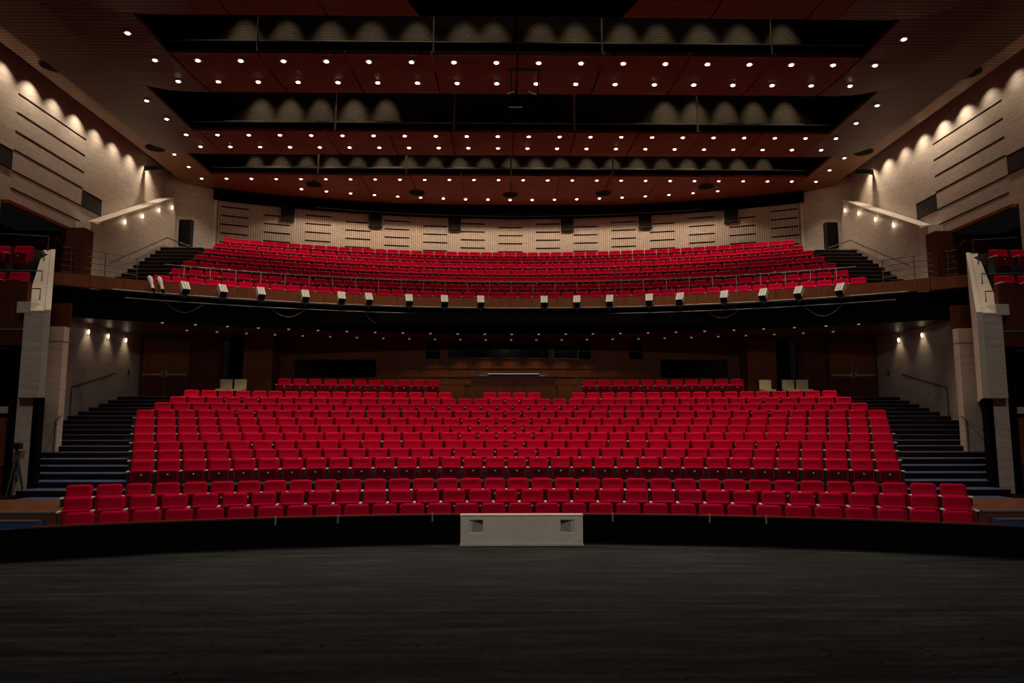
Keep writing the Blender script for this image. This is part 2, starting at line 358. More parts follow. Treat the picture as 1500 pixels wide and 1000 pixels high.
# ------------------------------------------------------------------ stalls side walls, pillars, galleries
def pt(x, y, s): return (s*x, y)
for s in (-1, 1):
    sd = SIDE[s]
    struct(MB().box(s*14.5, s*14.7, 19.6, 28.1, .5, 5.75).ob('wall_stalls_'+sd, 'cream'), f'pale veneered wall beside the {sd} stalls stairs')
    # stub wall and gallery pier
    w = struct(MB().box(s*12.55, s*13.6, 19.95, 20.2, 1.5, 5.05).ob('wall_stub_'+sd, 'cream'), f'pale stub wall above the {sd} stalls stairs')
    MB().box(s*12.545, s*13.6, 19.94, 20.2, 4.62, 4.635).ob('panel_joint', 'slot', w)
    MB().box(s*12.55, s*14.5, 20.2, 20.25, 5.06, 5.75).ob('header', 'woodred', w)
    g = MB()   # sloping parapet of the side gallery
    zb, zt0, zt1 = 2.95, 4.93, 7.30
    Y0, Y1 = 16.6, 20.4
    def col(x, y, z): return (s*x, y, z)
    a = [col(11.45, Y0, zb), col(10.85, Y0, zb), col(13.26, Y1, zb), col(13.6, Y1, zb), col(11.45, Y0, zt0), col(10.85, Y0, zt0), col(13.26, Y1, zt1), col(13.6, Y1, zt1)]
    if s > 0: a = [a[1], a[0], a[3], a[2], a[5], a[4], a[7], a[6]]
    w = struct(g.hexa(a).ob('wall_gallery_'+sd, 'cream'), f'pale gallery parapet with sloping top at the {sd} side')
    e = .13  # raised edge strip
    a = [col(10.85+e, Y0-.02, zb), col(10.83, Y0-.02, zb), col(13.24, Y1, zb), col(13.24+e, Y1, zb), col(10.85+e, Y0-.02, zt0+.05), col(10.83, Y0-.02, zt0+.05), col(13.24, Y1, zt1+.05), col(13.24+e, Y1, zt1+.05)]
    if s > 0: a = [a[1], a[0], a[3], a[2], a[5], a[4], a[7], a[6]]
    MB().hexa(a).ob('edge_strip', 'cream_edge', w)
    a = [col(11.44, Y0-.01, zt0), col(10.86+e, Y0-.01, zt0), col(13.25+e, Y1, zt1), col(13.59, Y1, zt1)]
    top = MB().hexa([*(a if s < 0 else [a[1], a[0], a[3], a[2]]), *[(p[0], p[1], p[2]+.03) for p in (a if s < 0 else [a[1], a[0], a[3], a[2]])]]).ob('sloping_top', 'cream_edge', w)
    MB().box(s*11.3, s*11.62, Y0-.02, Y0+.45, zt0-.02, zt0+.24).ob('shoulder_block', 'cream_edge', w)
    # recess under the pier
    w = struct(MB().box(s*11.3, s*11.75, 17.0, 17.2, Z0, zb).ob('wall_recess_'+sd, 'cream'), f'pale recessed wall under the {sd} gallery pier')
    MB().box(s*11.20, s*11.33, 16.97, 17.2, Z0, zb).ob('frame_post', 'void', w)
    MB().box(s*11.72, s*11.88, 16.95, 17.2, Z0, 4.18).ob('frame_post', 'void', w)
    MB().box(s*11.3, s*14.6, 17.0, 17.3, zb, zb+.05).ob('soffit_strip', 'void', w)
    # outer dark wall with wooden door below the gallery
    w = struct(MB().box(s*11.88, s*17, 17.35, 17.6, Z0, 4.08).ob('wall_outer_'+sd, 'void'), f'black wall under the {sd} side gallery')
    MB().box(s*11.88, s*17, 17.2, 17.35, 2.6, 2.76).ob('pale_band', 'cream', w)
    d = struct(MB().box(s*11.9, s*13.7, 17.25, 17.36, Z0, 2.5).ob('door_1' if s < 0 else 'door_2', 'wood'), f'wooden door below the {sd} side gallery')
    MB().box(s*11.9, s*13.7, 17.22, 17.26, 1.98, 2.02).ob('ledge', 'wood', d)
    MB().box(s*11.93, s*13.7, 17.2, 17.26, 1.38, 1.42).ob('push_bar', 'brass', d)
    MB().box(s*11.9, s*13.7, 17.24, 17.27, Z0, 1.36).ob('kick_panel', 'woodred', d)
    # gallery front and tiers
    w = struct(MB().box(s*11.65, s*17, 16.95, 17.1, 4.2, 5.72).ob('wall_gallery_front_'+sd, 'woodred'), f'dark red wooden front of the {sd} side gallery')
    MB().box(s*11.65, s*17, 16.9, 16.95, 4.55, 4.58).ob('steel_rail', 'metal', w)
    bx2 = thing('wall_loudspeaker', (s*13.05, 16.8, 3.5), f'black square loudspeaker hung beneath the {sd} side gallery', 'speaker')
    MB().box(-.3, .3, 0, .3, 0, .55).ob('cabinet', 'dark', bx2); MB().box(-.25, .25, -.02, 0, .05, .5).ob('grille', 'slot', bx2)
    MB().box(-.05, .05, .3, .56, .2, .35).ob('bracket', 'dark', bx2)
    fl = MB()
    for k in range(3): fl.box(s*(12.08+.57*k), s*17, 17.1+1.0*k, 17.1+1.0*(k+1), 4.1, 5.28+.92*k)
    struct(fl.ob('floor_gallery_'+sd, 'carpet'), f'dark tiers of the {sd} side gallery')
    for k in range(2):
        for j in range(3):
            x = 12.46+.60*k+.60*j
            put_seat((s*x, 17.8+1.0*k, 5.285+.92*k), 0, .56, f'red velvet seat in the {["lower", "upper"][k]} {sd} side gallery tier, {["beside the pale parapet", "second from the pale parapet", "third from the pale parapet"][j]}', f'{sd} gallery seats', j == 2)
    # gallery handrails
    h = thing('gallery_handrail', (0, 0, 0), f'thin bronze stepped handrail on the sloping parapet at the {sd} side', 'handrail')
    P3 = lambda q, up, dx=.2: (s*(10.85+(13.26-10.85)*q+dx), Y0+(Y1-Y0)*q, zt0+(zt1-zt0)*q+up)
    MB().tube([P3(.98, 0), P3(.98, .45), (s*17, 20.3, zt1+.62)], .018).ob('rail', 'rail', h)
    for q in (.78, .43, .15):
        u = P3(q, .02, .28); MB().tube([(u[0], u[1], u[2]), (u[0], u[1], u[2]+.28), (s*17, u[1], u[2]+.34)], .016).ob('rail', 'rail', h)

# ------------------------------------------------------------------ upper side walls
ZC = 12.7
for s in (-1, 1):
    sd = SIDE[s]
    w = MB().box(s*14.7, s*15.0, 9, 29.8, 8.75, ZC+.6)
    w.box(s*14.7, s*15.0, 23.7, 29.8, 5.7, 8.75).box(s*14.7, s*15.0, 9, 20.1, 7.2, 8.75)
    w = struct(w.ob('wall_'+sd, 'cream'), f'tall pale veneered {sd} wall with thin black slots and light scallops')
    for z in (12.07, 11.50, 10.92, 10.35, 9.72, 9.19):
        MB().box(s*14.69, s*14.72, 20.45, 23.92, z-.022, z+.022).ob('slot', 'slot', w)
        if z < 12: MB().box(s*14.69, s*14.72, 15.4, 19.1, z-.022, z+.022).ob('slot', 'slot', w)
    for j, (y0, y1) in enumerate(((23.92, 25.1), (19.15, 20.4))):
        q = thing('wall_loudspeaker', (s*14.7, y0, 9.73), f'flat black loudspeaker panel in the {sd} wall, {"beside the balcony stair wall" if j == 0 else "towards the stage"}', 'speaker')
        MB().box(-.02*s if s > 0 else .0, .0 if s > 0 else .02, 0, y1-y0, 0, .55).ob('grille', 'dark', q)
        fr = MB().box(-.03*s, 0, 0, y1-y0, .55, .57).box(-.03*s, 0, 0, y1-y0, -.02, 0).ob('frame', 'slot', q)
    # opening below with dark red panelling
    w = struct(MB().box(s*16.6, s*16.8, 16, 24, 5, 8.8).ob('wall_gallery_back_'+sd, 'woodred'), f'dark red panelled wall behind the {sd} side gallery')
    for k in range(3): MB().box(s*16.57, s*16.6, 18.5+1.6*k, 19.6+1.6*k, 5.6, 8.3).ob('panel', 'void', w)
    MB().box(s*14.6, s*16.6, 23.5, 23.7, 5.7, 8.74).ob('end_panel', 'woodred', w)
    MB().box(s*14.55, s*14.75, 20.2, 23.6, 8.66, 8.76).ob('head_trim', 'wood', w)
    MB().box(s*14.0, s*14.7, 23.0, 23.55, 6.5, 8.72).ob('pier_panel', 'woodred', w)
    # end wall facing the stage beside the ribbed back wall
    a, c = (14.75, 29.75), (13.05, 31.25)
    mb = MB(); pl = [(s*a[0], a[1]), (s*c[0], c[1]), (s*c[0], c[1]+.2), (s*a[0], a[1]+.2)]
    mb.prism(pl, 6.5, 13.0)
    struct(mb.ob('wall_end_'+sd, 'cream'), f'pale wall facing the stage at the head of the {sd} balcony stairs')
    q = thing('column_loudspeaker', (s*14.0, 30.36, 9.95), f'tall narrow black loudspeaker on the pale end wall above the {sd} balcony stairs', 'speaker', None, s*-.723*0)
    MB().box(-.27, .27, -.15, .12, 0, 1.15).ob('cabinet', 'dark', q); MB().box(-.24, .24, -.165, -.15, .04, 1.11).ob('grille', 'slot', q)
    # stair wall on the balcony, with sloping top
    prof = [(24.15, 6.6), (29.75, 6.6), (29.75, 11.0), (29.55, 11.80), (24.15, 9.17)]
    vs = [(s*14.2, y, z) for y, z in prof]+[(s*14.62, y, z) for y, z in prof]; n = 5
    fs = [(0, 1, 2, 3, 4), (9, 8, 7, 6, 5)]+[(i, n+i, n+(i+1) % n, (i+1) % n) for i in range(n)]
    w = struct(MB().add(vs, fs if s < 0 else [f[::-1] for f in fs]).ob('wall_stair_'+sd, 'cream'), f'pale stair wall with sloping top and small lamps beside the {sd} balcony stairs')
    MB().box(s*14.15, s*14.66, 23.6, 24.16, 6.6, 9.10).ob('end_pilaster', 'cream_edge', w)
    cp = [(s*14.14, 24.1, 9.15), (s*14.66, 24.1, 9.15), (s*14.66, 29.55, 11.82), (s*14.14, 29.55, 11.82)]
    cp = cp if s > 0 else [cp[1], cp[0], cp[3], cp[2]]
    MB().hexa([*cp, *[(p[0], p[1], p[2]+.07) for p in cp]]).ob('coping', 'cream_edge', w)
    for y, z in ((25.76, 9.72), (26.99, 10.30), (28.24, 10.92), (29.36, 11.38)):
        q = thing('wall_lamp', (s*14.2, y, z), f'small teardrop lamp in the {sd} balcony stair wall, {nth([25.76, 26.99, 28.24, 29.36].index(y))} from its end pilaster', 'lamp', f'teardrop lamps in the {sd} stair wall')
        x = -s*.035
        MB().tube([(x, 0, -.10), (x, 0, -.05), (x, 0, 0), (x, 0, .06)], [.014, .030, .027, .014], 8).ob('lens', 'sconce', q, True)
        MB().tube([(x*.7, 0, .05), (x*.5, 0, .2), (x*.2, 0, .42)], [.03, .022, .006], 8).ob('hood', 'cream_edge', q, True)
        l = bpy.data.lights.new('wall_lamp_light', 'POINT'); l.energy = 1.2; l.color = (1, .8, .55); l.shadow_soft_size = .03
        lo = link('wall_lamp_light', l, q, (-s*.12, 0, -.02))
    h = thing('stair_handrail', (0, 0, 0), f'bronze handrail along the {sd} balcony stair wall', 'handrail')
    MB().tube([(s*14.08, 24.75, 7.94), (s*14.08, 28.9, 9.95), (s*14.05, 29.6, 9.98), (s*13.6, 29.95, 9.85)], .022).ob('rail', 'rail', h)
    for q_ in (.1, .45, .8): MB().tube([(s*14.08, 24.75+4.15*q_, 7.94+2.0*q_), (s*14.2, 24.75+4.15*q_, 7.86+2.0*q_)], .012).ob('bracket', 'rail', h)
    # balcony side stairs
    ss = struct(link('stairs_balcony_'+sd, None), f'dark brown stairs at the {sd} end of the balcony')
    nb = 11
    for k in range(nb):
        y0 = 24.6+.40*k; y1 = y0+.40 if k < nb-1 else 31.0; z = 7.12+.235*k
        q = MB().box(s*12.5, s*14.2, y0, y1, z-.5, z-.02).ob('step', 'riser', ss)
        MB().box(s*12.5, s*14.2, y0-.01, y1, z-.02, z).ob('tread', 'btread', q)
    # small railing at the balcony edge
    h = thing('balcony_railing', (0, 0, 0), f'low bronze bar railing on the balcony edge before the {sd} stair wall', 'railing')
    A, B = Vector((s*14.5, 22.75, 0)), Vector((s*12.9, 24.35, 0))
    A0 = Vector((s*13.3, 20.5, 7.75))
    for k in range(5):
        z = 7.22+.2*k
        MB().tube([(A.x, A.y, z), (B.x, B.y, z-.0)], .013).ob('bar', 'rail', h)
    MB().tube([A0, (A.x, A.y, 8.05)], .014).ob('bar', 'rail', h)
    for q_ in (.12, .56, 1.0):
        p_ = A.lerp(B, q_); MB().tube([(p_.x, p_.y, 7.0), (p_.x, p_.y, 8.02)], .016).ob('post', 'rail', h)
    # stalls side wall lamps and handrails
    for y in ((24.44, 25.67, 26.88) if s < 0 else (24.9, 26.4)):
        q = thing('wall_lamp', (s*14.5, y, 5.5), f'small teardrop lamp high on the {sd} stalls wall, {nth([26.88, 25.67, 24.44].index(y) if s < 0 else [26.4, 24.9].index(y))} from the double door', 'lamp', f'lamps on the {sd} stalls wall')
        x = -s*.05
        MB().tube([(x, 0, -.10), (x, 0, -.05), (x, 0, 0), (x, 0, .06)], [.014, .030, .027, .014], 8).ob('lens', 'sconce', q, True)
        MB().tube([(x*.8, 0, .05), (x*.6, 0, .14), (x*.2, 0, .23)], [.03, .022, .008], 8).ob('hood', 'cream_edge', q, True)
        spot('wall_lamp_light', (-s*.18, 0, .12), (.1*s, 0, -1.5), 14, 80, .9, parent=q)
    h = thing('stair_handrail', (0, 0, 0), f'bronze handrail on the {sd} stalls wall beside the stairs', 'handrail')
    MB().tube([(s*14.4, 26.2, 4.18), (s*14.4, 23.6, 3.55), (s*14.4, 23.6, 2.6)], .024).ob('rail', 'rail', h)
    for q_ in (.2, .8): MB().tube([(s*14.4, 26.2-2.6*q_, 4.18-.63*q_), (s*14.5, 26.2-2.6*q_, 4.1-.63*q_)], .013).ob('bracket', 'rail', h)
    h = thing('stair_handrail', (0, 0, 0), f'low bronze handrail with posts on the lower {sd} stalls stairs', 'handrail')
    MB().tube([(s*12.5, 20.0, 2.56), (s*12.45, 18.6, 2.02), (s*12.35, 18.1, 1.8)], .022).ob('rail', 'rail', h)
    MB().tube([(s*12.45, 19.7, 1.6), (s*12.45, 19.7, 2.45)], .016).ob('post', 'rail', h); MB().tube([(s*12.4, 18.7, 1.35), (s*12.4, 18.7, 2.05)], .016).ob('post', 'rail', h)
    # wall switch
    q = thing('wall_plate', (s*14.49, 27.3, 4.3), f'small dark plate on the {sd} stalls wall near the double door', 'plate'); MB().box(-.015, .015, -.05, .05, -.1, .1).ob('plate', 'dark', q); MB().box(-.02, .02, -.02, .02, -.04, .04).ob('button', 'bronze', q)

# ------------------------------------------------------------------ stalls back wall
ZSF = 5.75; YW = 29.3
wb = MB().box(-9.4, 9.4, YW, YW+.3, 2.6, ZSF)
wb = struct(wb.ob('wall_back', 'ribwood'), 'brown ribbed wooden wall at the back of the stalls')
for z in (3.95, 4.28, 4.62, 4.98, 5.32): 
    for x0, x1 in ((-9.35, -8.95), (-5.3, -2.75), (2.75, 6.2), (9.0, 9.35)) if z > 4 else ((-9.35, 9.35),):
        MB().box(x0, x1, YW-.04, YW, z, z+.03).ob('ledge', 'wood', wb)
MB().box(-9.35, -1.9, YW-.03, YW, 2.7, 3.94).ob('lower_panel', 'wood', wb); MB().box(1.9, 9.35, YW-.03, YW, 2.7, 3.94).ob('lower_panel', 'wood', wb)
for z in (4.28, 4.62): MB().box(-2.7, 2.7, YW-.04, YW, z, z+.03).ob('ledge', 'wood', wb)
for x in (-3.2, 3.0, 5.15): MB().box(x-.28, x+.28, YW-.02, YW, 5.0, 5.7).ob('dark_recess', 'void', wb)
wi = 0
for x0, x1, z0, z1, lab in ((-8.85, -5.45, 4.20, 5.02, 'long dark window with thin frame in the back wall beside the left column'), (6.1, 9.5-.55, 4.20, 5.04, 'long dark window with thin frame in the back wall beside the right column'),
                           (-2.62, 1.60, 5.02, 5.68, 'wide dark control-room window at the centre top of the back wall'), (1.72, 2.78, 5.0, 5.6, 'small framed dark window beside the control-room window')):
    wi += 1
    f = MB(); t_ = .04
    f.box(x0, x1, YW-.07, YW-.01, z0, z0+t_).box(x0, x1, YW-.07, YW-.01, z1-t_, z1).box(x0, x0+t_, YW-.07, YW-.01, z0+t_, z1-t_).box(x1-t_, x1, YW-.07, YW-.01, z0+t_, z1-t_)
    o = struct(f.ob(f'window_{wi}', 'wood' if wi < 4 else 'nose'), lab)
    MB().box(x0+t_, x1-t_, YW-.03, YW-.012, z0+t_, z1-t_).ob('pane', 'glass', o)
    if wi == 3:
        for x in (-1.9, -.55, .95): MB().box(x-.22, x+.22, YW-.04, YW-.03, 5.5, 5.525).ob('inner_lamp', 'nose', o)
for s in (-1, 1):
    sd = SIDE[s]
    w = struct(MB().box(s*11.35, s*14.7, 28.1, 28.3, 2.9, ZSF).ob('wall_back_'+sd, 'woodred'), f'dark red panelled wall beside the {sd} double door')
    struct(MB().box(s*10.6, s*11.4, 29.0, 29.2, 2.6, ZSF).ob('wall_gap_'+sd, 'void'), f'black gap between column and {sd} panelling')
    struct(MB().box(s*9.45, s*10.6, 28.4, 29.4, 2.6, ZSF).ob('wall_column_'+sd, 'wood'), f'brown wooden column at the {sd} end of the ribbed back wall')
    MB().box(s*12.4, s*11.45, 28.06, 28.1, 3.5, 4.3).ob('panel', 'woodred', w); MB().box(s*12.4, s*11.45, 28.06, 28.1, 4.34, 5.6).ob('panel', 'woodred', w)
    d = struct(MB().box(s*12.5, s*14.4, 28.02, 28.1, 3.36, 5.62).ob('door_3' if s < 0 else 'door_4', 'woodred'), f'double wooden door with brass push bars at the back of the {sd} stalls')
    for x0, x1 in ((12.56, 13.43), (13.47, 14.34)):
        l = MB().box(s*x0, s*x1, 27.98, 28.03, 3.38, 5.58).ob('door_leaf', 'wood', d)
        MB().box(s*x0, s*x1, 27.965, 27.98, 3.4, 4.18).ob('kick_panel', 'woodred', l)
        MB().box(s*(x0+.02), s*(x1-.02), 27.90, 27.94, 4.24, 4.29).ob('push_bar', 'brass', l)
        MB().box(s*(x0+.04 if x0 > 13.45 else x1-.09), s*(x0+.09 if x0 > 13.45 else x1-.04), 27.90, 27.98, 4.18, 4.38).ob('lock', 'metal', l)
    MB().box(s*13.43, s*13.47, 27.975, 28.02, 3.38, 5.58).ob('meeting_stile', 'bronze', d)
    # cream chairs on the back landing
    for x in ((11.05, 10.5) if s < 0 else (9.95, 10.85, 11.4)):
        q = thing('loose_chair', (s*x, 27.7, 3.2), f'loose cream chair behind the last stalls row, {"nearest to" if x < 10.6 else "second from" if x < 11 or s < 0 else "third from"} the {sd} wooden column', 'chair', f'cream chairs by the {sd} column', s*.1)
        MB().box(-.23, .23, -.2, .22, .42, .49).ob('seat', 'chair', q); MB().box(-.24, .24, .18, .23, .5, .88).ob('backrest', 'chair', q)
        for dx in (-.2, .2):
            for dy in (-.17, .2): MB().box(dx-.015, dx+.015, dy-.015, dy+.015, 0, .42 if dy < 0 else .5).ob('leg', 'dark', q)
struct(MB().box(-14.5, 14.5, 27.0, 29.5, 2.5, 3.19).ob('floor_back', 'carpet'), 'dark back landing behind the last stalls rows')
# control desk
t = thing('control_desk', (.05, 27.2, 2.67), 'wooden sound control desk box between the rearmost seat blocks', 'desk')
MB().box(-1.62, 1.62, 0, .06, .0, 1.45).ob('front_panel', 'wood', t)
for s in (-1, 1): MB().box(s*1.56, s*1.62, .06, 1.5, .52, 1.45).ob('side_panel', 'wood', t)
MB().box(-1.66, 1.72, -.06, 1.0, 1.45, 1.50).ob('desk_top', 'dark', t)
q = thing('mixing_console', (.05, 27.25, 4.17), 'flat black mixing console with steel front edge on the control desk', 'console')
MB().hexa([(-1.3, 0, 0), (1.3, 0, 0), (1.3, .7, 0), (-1.3, .7, 0), (-1.3, .05, .06), (1.3, .05, .06), (1.3, .7, .16), (-1.3, .7, .16)]).ob('body', 'dark', q)
MB().box(-.95, 1.0, -.012, .04, .07, .105).ob('edge_strip', 'metal', q)

# ------------------------------------------------------------------ balcony
FR = 25.4
mb = MB()
for k, (D, zt) in enumerate(BROWS):
    R0 = D-YB-.42 if k else FR+.36; R1 = BROWS[k+1][0]-YB-.42 if k < 6 else D-YB+1.2
    mb.arcwall(R0, R1, YB, -13.0, 13.0, (BROWS[k-1][1]-HB-.2) if k else 6.2, zt-HB-.004, 40)
struct(mb.ob('floor_balcony', 'carpet'), 'dark carpeted tiers of the balcony')
w = struct(MB().arcwall(FR, FR+.12, YB, -14.5, 14.5, 6.70, 7.10, 90).ob('wall_balcony_front', 'ribwood'), 'curved brown wooden balcony front')
n = 34
for k in range(n):   # veneer panels of the fascia
    x0 = -14.45+28.9*k/n; x1 = -14.45+28.9*(k+1)/n
    MB().arcwall(FR-.025, FR, YB, x0+.008, x1-.008, 6.70, 7.085, 3).ob('panel', 'wood', w)
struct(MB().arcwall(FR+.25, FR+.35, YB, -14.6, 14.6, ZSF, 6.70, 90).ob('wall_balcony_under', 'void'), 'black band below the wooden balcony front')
# soffit
mb = MB(); pts = [((FR+.3)*math.sin(a), YB+(FR+.3)*math.cos(a)) for a in [math.asin(14.6/(FR+.3))*(1-i/30) for i in range(61)]]
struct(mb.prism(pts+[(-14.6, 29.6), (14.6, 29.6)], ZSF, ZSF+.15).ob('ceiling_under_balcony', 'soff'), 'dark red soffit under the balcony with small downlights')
struct(MB().box(-15, 15, 26, 30, 6.0, 6.4).ob('trim_1', 'void'), 'dark slab inside the balcony')
# rail behind the front row
h = thing('balcony_aisle_rail', (0, 0, 0), 'thin steel rail on short posts behind the front balcony row', 'railing')
RR = 28.12-YB; zr = 7.98
MB().tube([(RR*math.sin(a), YB+RR*math.cos(a), zr) for a in [math.radians(-27.5+55*i/80) for i in range(81)]], .013).ob('rail', 'lampgrey', h)
for k in range(29):
    a = (k-14)*.87/RR; MB().tube([(RR*math.sin(a), YB+RR*math.cos(a), zr), (RR*math.sin(a), YB+RR*math.cos(a), 6.95)], .013, 5).ob('post', 'lampgrey', h)
# lamp bar with fixtures
PB = FR-.32
h = thing('lamp_bar', (0, 0, 0), 'long curved steel lamp bar along the balcony front', 'bar')
def bp(x, z=6.66, R=PB): return (x, arcY(R, YB, x), z)
MB().tube([bp(-12.9+25.8*i/80) for i in range(81)], .028).ob('pipe', 'pipe', h)
MB().tube([bp(-12.6+25.2*i/80, 6.42) for i in range(81)], .018).ob('lower_pipe', 'bronze', h)
for k in range(23):
    x = -12.1+1.1*k; MB().tube([bp(x), bp(x, 6.60, FR+.25)], .014, 5).ob('arm', 'dark', h)
for k in range(8):
    x0 = -11.6+3.1*k; d_ = random.uniform(.25, .5)
    c = MB().tube([bp(x0+1.1*i/10, 6.40-d_*math.sin(pi*i/10), PB+.02) for i in range(11)], .009, 5)
    tag(c.ob('power_cable', 'bronze'), f'thin cable looping below the balcony lamp bar, {counted(k, 8, "bar end")}', 'cable', 'cables below the lamp bar')
def fx(px):   # plan x of a fixture on the bar from its bearing
    lo, hi = -13., 13.
    for _ in range(50):
        mid = (lo+hi)/2; y = arcY(PB, YB, mid); v = Vector((mid, y, 6.85))-Vector(cam.location)
        rot = cam.rotation_euler.to_matrix(); c = rot.transposed() @ v
        if 750+1050*c.x/-c.z < px: lo = mid
        else: hi = mid
    return mid
fl_body = MB().hexa([(-.125, -.20, -.10), (.125, -.20, -.10), (.125, .20, -.10), (-.125, .20, -.10), (-.125, -.20, .10), (.125, -.20, .10), (.125, .20, .10), (-.125, .20, .10)]).mesh('housing', 'lampgrey')
fl_fin = MB().box(-.006, .006, -.19, .19, .10, .112).mesh('cooling_slot', 'bronze')
fl_lens = MB().box(-.115, .115, -.215, -.20, -.09, .09).mesh('lens', 'glass')
fl_bot = MB().box(-.13, .13, -.215, .12, -.125, -.10).mesh('barn_door', 'dark')
def floodlight(px, roll, label, group):
    x = fx(px); a = math.asin(x/PB); loc = bp(x, 6.66)
    t = thing('floodlight', loc, label, 'floodlight', group, -a*.75)
    hd = link('head', None, t, (0, -.08, .20)); 
    body = link('housing', fl_body, t, (0, -.08, .25)); body.rotation_euler = (math.radians(48), 0, math.radians(roll))
    for dx in (-.042, .042): link('cooling_slot', fl_fin, body, (dx, 0, 0))
    link('lens', fl_lens, body); link('barn_door', fl_bot, body)
    bpy.data.objects.remove(hd)
    MB().tube([(0, 0, .03), (0, -.02, .10), (-.14, -.04, .13), (-.14, -.06, .26)], .012, 5).tube([(0, -.02, .10), (.14, -.04, .13), (.14, -.06, .26)], .012, 5).ob('yoke', 'dark', t)
    MB().box(-.03, .03, -.035, .035, -.12, .05).ob('clamp', 'dark', t)
FXS = (271, 326, 382, 447, 500, 540, 599, 651, 704, 797, 845, 893, 951, 996, 1061, 1118, 1170, 1231)
for px in FXS:
    roll = (px-750)/520*-28+random.uniform(-3, 3)
    floodlight(px, roll, f'grey box floodlight on the balcony lamp bar, {nth(FXS.index(px))} from the twin profile spotlights', 'floodlights on the lamp bar')
for px in (226, 240):
    x = fx(px); a = math.asin(x/PB)
    t = thing('profile_spotlight', bp(x, 6.68), 'long barrelled profile spotlight at the left end of the lamp bar', 'spotlight', 'profile spotlights on the lamp bar', -a*.4)
    d = Vector((.35, -.55, -.75)).normalized(); c = Vector((-.08, -.08, .30)); q = [c-d*.32, c-d*.24, c-d*.1, c, c+d*.05, c+d*.30, c+d*.34]
    MB().tube(q, [.045, .08, .08, .07, .055, .055, .068], 10).ob('barrel', 'lampgrey', t, True)
    MB().tube([c+d*.341, c+d*.36], .06, 10).ob('lens', 'glass', t)
    MB().tube([(0, 0, 0), (-.05, 0, .12), (-.14, -.05, .22)], .014, 5).ob('yoke', 'dark', t); MB().box(-.03, .03, -.03, .03, -.1, .05).ob('clamp', 'dark', t)
# under-balcony downlights
def downlight(loc, label, group, lens, r, w, size, tgt=None):
    t = thing('downlight', loc, label, 'light', group)
    link('lens', lens, t); link('trim_ring', RING if r > .05 else RING2, t)
    if w:
        o = link('lamp', w if not isinstance(w, (int, float)) else None, t, (0, 0, -.09))
    return t
def disc(r, z, k=14): return MB().add([(r*math.cos(2*pi*i/k), r*math.sin(2*pi*i/k), z) for i in range(k)]+[(r*.9*math.cos(2*pi*i/k), r*.9*math.sin(2*pi*i/k), z-.035) for i in range(k)], [tuple(k+i for i in range(k))[::-1]]+[(i, k+i, k+(i+1) % k, (i+1) % k) for i in range(k)])
def ring(r0, r1, z0, z1, k=14):
    vs = [(r*math.cos(2*pi*i/k), r*math.sin(2*pi*i/k), z) for r, z in ((r1, z0), (r1, z1), (r0, z1), (r0, z0)) for i in range(k)]
    return MB().add(vs, [(j*k+i, j*k+(i+1) % k, ((j+1) % 4)*k+(i+1) % k, ((j+1) % 4)*k+i) for j in range(4) for i in range(k)])
LENS = disc(.054, -.004).mesh('lens', 'lens'); RING = ring(.054, .10, 0, -.03).mesh('trim_ring', 'trim')
LENS2 = disc(.045, -.004).mesh('lens', 'lensdim'); RING2 = ring(.045, .07, 0, -.012).mesh('trim_ring', 'bronze')
lu = bpy.data.lights.new('under_lamp', 'SPOT'); lu.energy = UNDER_W; lu.spot_size = 1.5; lu.spot_blend = .8; lu.color = (1, .72, .45); lu.shadow_soft_size = .04
lu2 = lu.copy(); lu2.energy = UNDER_W*2.6
for (R, yc, sp, n, gl) in ((25.15, 1.4, 1.02, 25, 'front'), (26.4, 2.0, 1.02, 25, 'rear')):
    for k in range(n):
        a = (k-(n-1)/2)*sp/R; x, y = R*math.sin(a), yc+R*math.cos(a)+.35
        if y > 29 or abs(x) > 14.2: continue
        downlight((x, y, ZSF), f'tiny downlight {counted(k, n, "wall")}, {gl} row of the soffit under the balcony', f'{gl} soffit downlights', LENS2, .04, lu2 if abs(x) > 11.6 else lu, 80)

# ribbed back wall of the balcony
SR = 34.0-YB
w = struct(MB().arcwall(SR, SR+.2, YB, -13.1, 13.1, 8.5, 13.2, 80).ob('wall_balcony_back', 'slat'), 'curved pale ribbed wall with rows of black slots behind the balcony seats')
for s in (-1, 1): MB().box(s*13.05, s*13.3, arcY(SR, YB, 13.1)-.1, arcY(SR, YB, 13.1)+.15, 8.5, 12.45).ob('end_post', 'cream_edge', w)
ncol = 15; xs0 = 13.0
TH = math.asin(12.95/SR)
for c in range(ncol):
    a0 = -TH+2*TH*(c+.02)/(ncol-.36); a1 = a0+2*TH*.64/(ncol-.36)
    dz = 0 if c % 2 == 0 else -.17
    for k in range(5):
        z = 12.02+dz-.40*k
        MB().arcwall(SR-.012, SR+.01, YB, SR*math.sin(a0), min(SR*math.sin(a1), 13.05), z-.03, z+.03, 4).ob('slot', 'slot', w)
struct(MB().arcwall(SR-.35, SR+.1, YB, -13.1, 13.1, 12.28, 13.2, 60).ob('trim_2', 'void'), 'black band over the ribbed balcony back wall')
MB().arcwall(SR-.37, SR-.35, YB, -9, 9, 12.30, 12.33, 60).ob('trim_edge', 'bronze', bpy.data.objects['trim_2'])
for x in (-10.22, -6.38, -2.66, 2.78, 6.45, 10.25):
    a = math.asin(x/SR)
    q = thing('back_wall_loudspeaker', (x, arcY(SR, YB, x)-.16, 11.66), f'black square loudspeaker in the ribbed balcony back wall, {counted([-10.22, -6.38, -2.66, 2.78, 6.45, 10.25].index(x), 6, "end post")}', 'speaker', 'loudspeakers in the balcony back wall', -a)
    MB().box(-.31, .31, -.06, .17, 0, .66).ob('cabinet', 'dark', q); MB().box(-.28, .28, -.075, -.06, .03, .63).ob('grille', 'slot', q)

